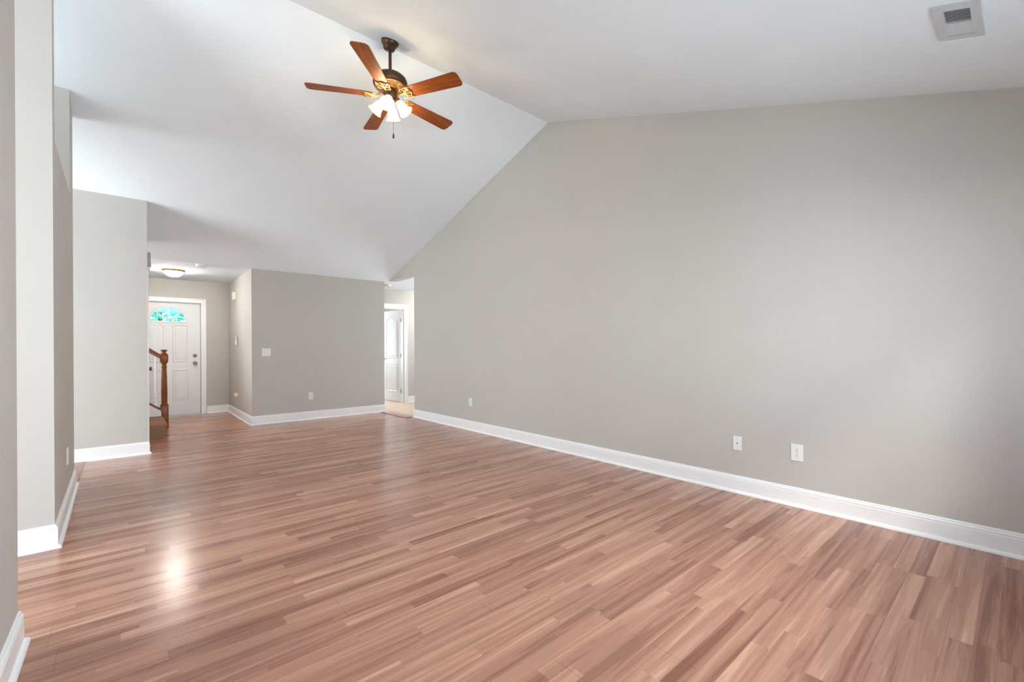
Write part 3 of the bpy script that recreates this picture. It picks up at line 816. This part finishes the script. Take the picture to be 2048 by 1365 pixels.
def blade_outline():
    pts = []
    r0, r1 = .142, .660; w0, w1 = .054, .071
    # root corners slightly rounded, tip corners well rounded
    def corner(cx, cy, rad, a0, a1, n=8):
        return [(cx + rad * math.cos(math.radians(a0 + (a1 - a0) * k / n)), cy + rad * math.sin(math.radians(a0 + (a1 - a0) * k / n))) for k in range(n + 1)]
    pts += corner(r0 + .028, -w0 + .028, .028, 180, 268)
    pts += corner(r1 - .034, -w1 + .034, .034, 272, 345)
    pts += [(r1 + .001, 0)]
    pts += corner(r1 - .034, w1 - .034, .034, 15, 88)
    pts += corner(r0 + .028, w0 - .028, .028, 92, 180)
    return pts
for k in range(5):
    a = math.radians(TH0 + 72 * k)
    RB = Matrix.Rotation(a, 4, 'Z') @ Matrix.Translation((0, 0, ZBL)) @ Matrix.Rotation(math.radians(-12), 4, 'X')
    bm = NB(); pts = [(x, y, 0) for x, y in blade_outline()]
    prism(bm, pts, (0, 0, .006))
    bl = bpy.data.objects.new('blade', None)
    me = bpy.data.meshes.new('blade'); bmesh.ops.recalc_face_normals(bm, faces=bm.faces[:]); bm.to_mesh(me); bm.free(); me.materials.append(M_BLADE)
    bl = bpy.data.objects.new('blade', me); COL.objects.link(bl); bl.parent = fan; bl.matrix_local = RB
    # bracket: arm out of the motor, then scrolled plate under the blade root
    bm = NB()
    tube(bm, [(.056, 0, ZM - .056), (.070, 0, ZM - .078), (.090, 0, ZM - .102), (.108, 0, ZBL - .004), (.130, 0, ZBL - .006)], [.010, .009, .008, .008, .007], 10)
    inv = Matrix.Translation((0, 0, ZBL)) @ Matrix.Rotation(math.radians(-12), 4, 'X')
    n0 = len(bm.verts)
    # three prongs, scrolls and edge crescent
    tube(bm, [(.185, 0, -.004), (.215, .012, -.004), (.245, .034, -.004), (.262, .050, -.004)], [.006, .006, .005, .004], 8)
    tube(bm, [(.185, 0, -.004), (.215, -.012, -.004), (.245, -.034, -.004), (.262, -.050, -.004)], [.006, .006, .005, .004], 8)
    tube(bm, [(.185, 0, -.004), (.23, 0, -.004), (.272, 0, -.004)], [.006, .0055, .005], 8)
    for s in (1, -1):
        tube(bm, [(.196 + .020 * math.cos(t_), s * (.034 + .016 * math.sin(t_)), -.004) for t_ in [x * .5 for x in range(-2, 9)]], .0042, 8)
        tube(bm, [(.262, s * .052, -.004), (.240, s * .056, -.004), (.216, s * .052, -.004)], .0042, 8)
        tube(bm, [(.272, 0, -.004), (.266, s * .016, -.004), (.254, s * .030, -.004), (.262, s * .044, -.004), (.274, s * .054, -.004)], .0040, 8)
    for px_, py_ in ((.255, .036), (.255, -.036), (.266, 0)):
        lathe(bm, [(.0062, -.010), (.0062, -.006)], 10, Matrix.Translation((px_, py_, 0)))
    bm.verts.ensure_lookup_table()
    bmesh.ops.transform(bm, matrix=inv @ Matrix.Translation((-.060, 0, 0)), verts=bm.verts[n0:])
    bmesh.ops.transform(bm, matrix=Matrix.Rotation(a, 4, 'Z'), verts=bm.verts[:])
    tag(obj('blade_bracket', bm, M_IRON, fan, True), 'antique gold scrolled blade bracket')
# light kit: four arms, sockets, bell shades, bulbs
for k in range(4):
    a = math.radians(233 + 90 * k)
    RZ = Matrix.Rotation(a, 4, 'Z')
    z0 = ZM - .140
    bm = NB()
    tube(bm, [(.030, 0, z0 + .004), (.042, 0, z0 + .010), (.052, 0, z0 + .006), (.058, 0, z0 - .010)], .0065, 10)
    AX = Matrix.Translation((.055, 0, z0 - .006)) @ Matrix.Rotation(math.radians(180 - 38), 4, 'Y')
    lathe(bm, [(.010, -.006), (.022, -.002), (.024, .010), (.024, .026), (.021, .028)], 24, AX)
    bmesh.ops.transform(bm, matrix=RZ, verts=bm.verts[:])
    arm = tag(obj('lamp_arm', bm, M_BRONZE, fan, True), 'bronze lamp arm and socket')
    bm = NB()
    pr_o = [(.024, .016), (.028, .026), (.031, .035), (.033, .044), (.035, .055), (.037, .066), (.0395, .077), (.042, .088), (.046, .098), (.050, .106), (.056, .115), (.060, .120), (.063, .124)]
    pr_i = [(r - .003, z) for r, z in pr_o][::-1]
    lathe(bm, pr_o + pr_i, 36, AX, caps=False)
    bmesh.ops.transform(bm, matrix=RZ, verts=bm.verts[:])
    sh = tag(obj('lamp_shade', bm, M_SHADE, fan, True), 'lit frosted bell glass shade')
    at = sh.data.attributes.new('along', 'FLOAT', 'POINT')
    n_o = len(pr_o)
    for vi in range(len(sh.data.vertices)):
        q = vi // 36
        zq = (pr_o + pr_i)[q][1]
        at.data[vi].value = (zq - .016) / .108
    bm = NB()
    lathe(bm, [(0, .028), (.010, .030), (.012, .045), (.020, .066), (.022, .080), (.016, .096), (0, .102)], 20, AX, caps=False)
    bmesh.ops.transform(bm, matrix=RZ, verts=bm.verts[:])
    tag(obj('bulb', bm, M_BULB, arm, True), 'glowing bulb')
bm = NB()
tube(bm, [(.012, -.022, ZM - .160), (.014, -.026, ZM - .20), (.014, -.026, 2.985)], .0016, 6)
pc = obj('pull_chain', bm, M_BRASS, fan, True)
bm = NB(); lathe(bm, [(.002, 2.988), (.0055, 2.978), (.0075, 2.965), (.0075, 2.948), (.004, 2.944), (0, 2.944)], 14, Matrix.Translation((.014, -.026, 0)))
tag(obj('pull_bob', bm, M_BRONZE, pc, True), 'dark wooden pull bob')

# ------------------------------------------------------------------ outdoors, seen through the fanlight
bm = NB(); box(bm, -14, 20, YF + .15, 34, -.35, -.05); box(bm, -14, 20, -14, YREAR - .13, -.35, -.05)
struct('ground_outside', bm, M_GROUND, 'pale ground outside the house', 'ground')
bm = NB(); box(bm, -1.5, 3.5, 13.2, 13.32, 2.075, 2.45); box(bm, -1.4, -1.3, 13.2, 13.32, -.05, 2.075); box(bm, 3.3, 3.4, 13.2, 13.32, -.05, 2.075)
struct('porch_beam', bm, M_PORCH, 'grey porch beam above the fan window view', 'porch')
def tree(label, x, y, h, r, n, seed, cat='tree', grp=None):
    rnd = random.Random(seed)
    t = thing('leafy_tree', label, cat, (x, y, -.05), 0, grp)
    bm = NB(); tube(bm, [(0, 0, 0), (.03, 0, h * .35), (-.02, .03, h * .75)], [.11, .08, .03], 10); obj('trunk', bm, M_BARK, t, True)
    bm = NB()
    for _ in range(n):
        while True:
            p = Vector((rnd.uniform(-1, 1), rnd.uniform(-1, 1), rnd.uniform(-1, 1)))
            if .35 < p.length < 1: break
        c = Vector((p.x * r, p.y * r, h * .62 + p.z * h * .42))
        s = rnd.uniform(.07, .15)
        q = Matrix.Rotation(rnd.uniform(0, 6.28), 3, 'Z') @ Matrix.Rotation(rnd.uniform(-1, 1), 3, 'X')
        vs = [bm.verts.new(c + q @ Vector(v)) for v in ((-s, 0, 0), (0, -s * .5, .02), (s, 0, 0), (0, s * .5, .02))]
        bm.faces.new(vs)
    obj('foliage', bm, M_LEAF, t)
tree('leafy tree outside, seen in the left half of the fan window', .75, 17.6, 4.2, 1.25, 1500, 3)
tree('leafy tree outside, seen in the right half of the fan window', 2.6, 22.0, 5.2, 1.5, 1500, 5)
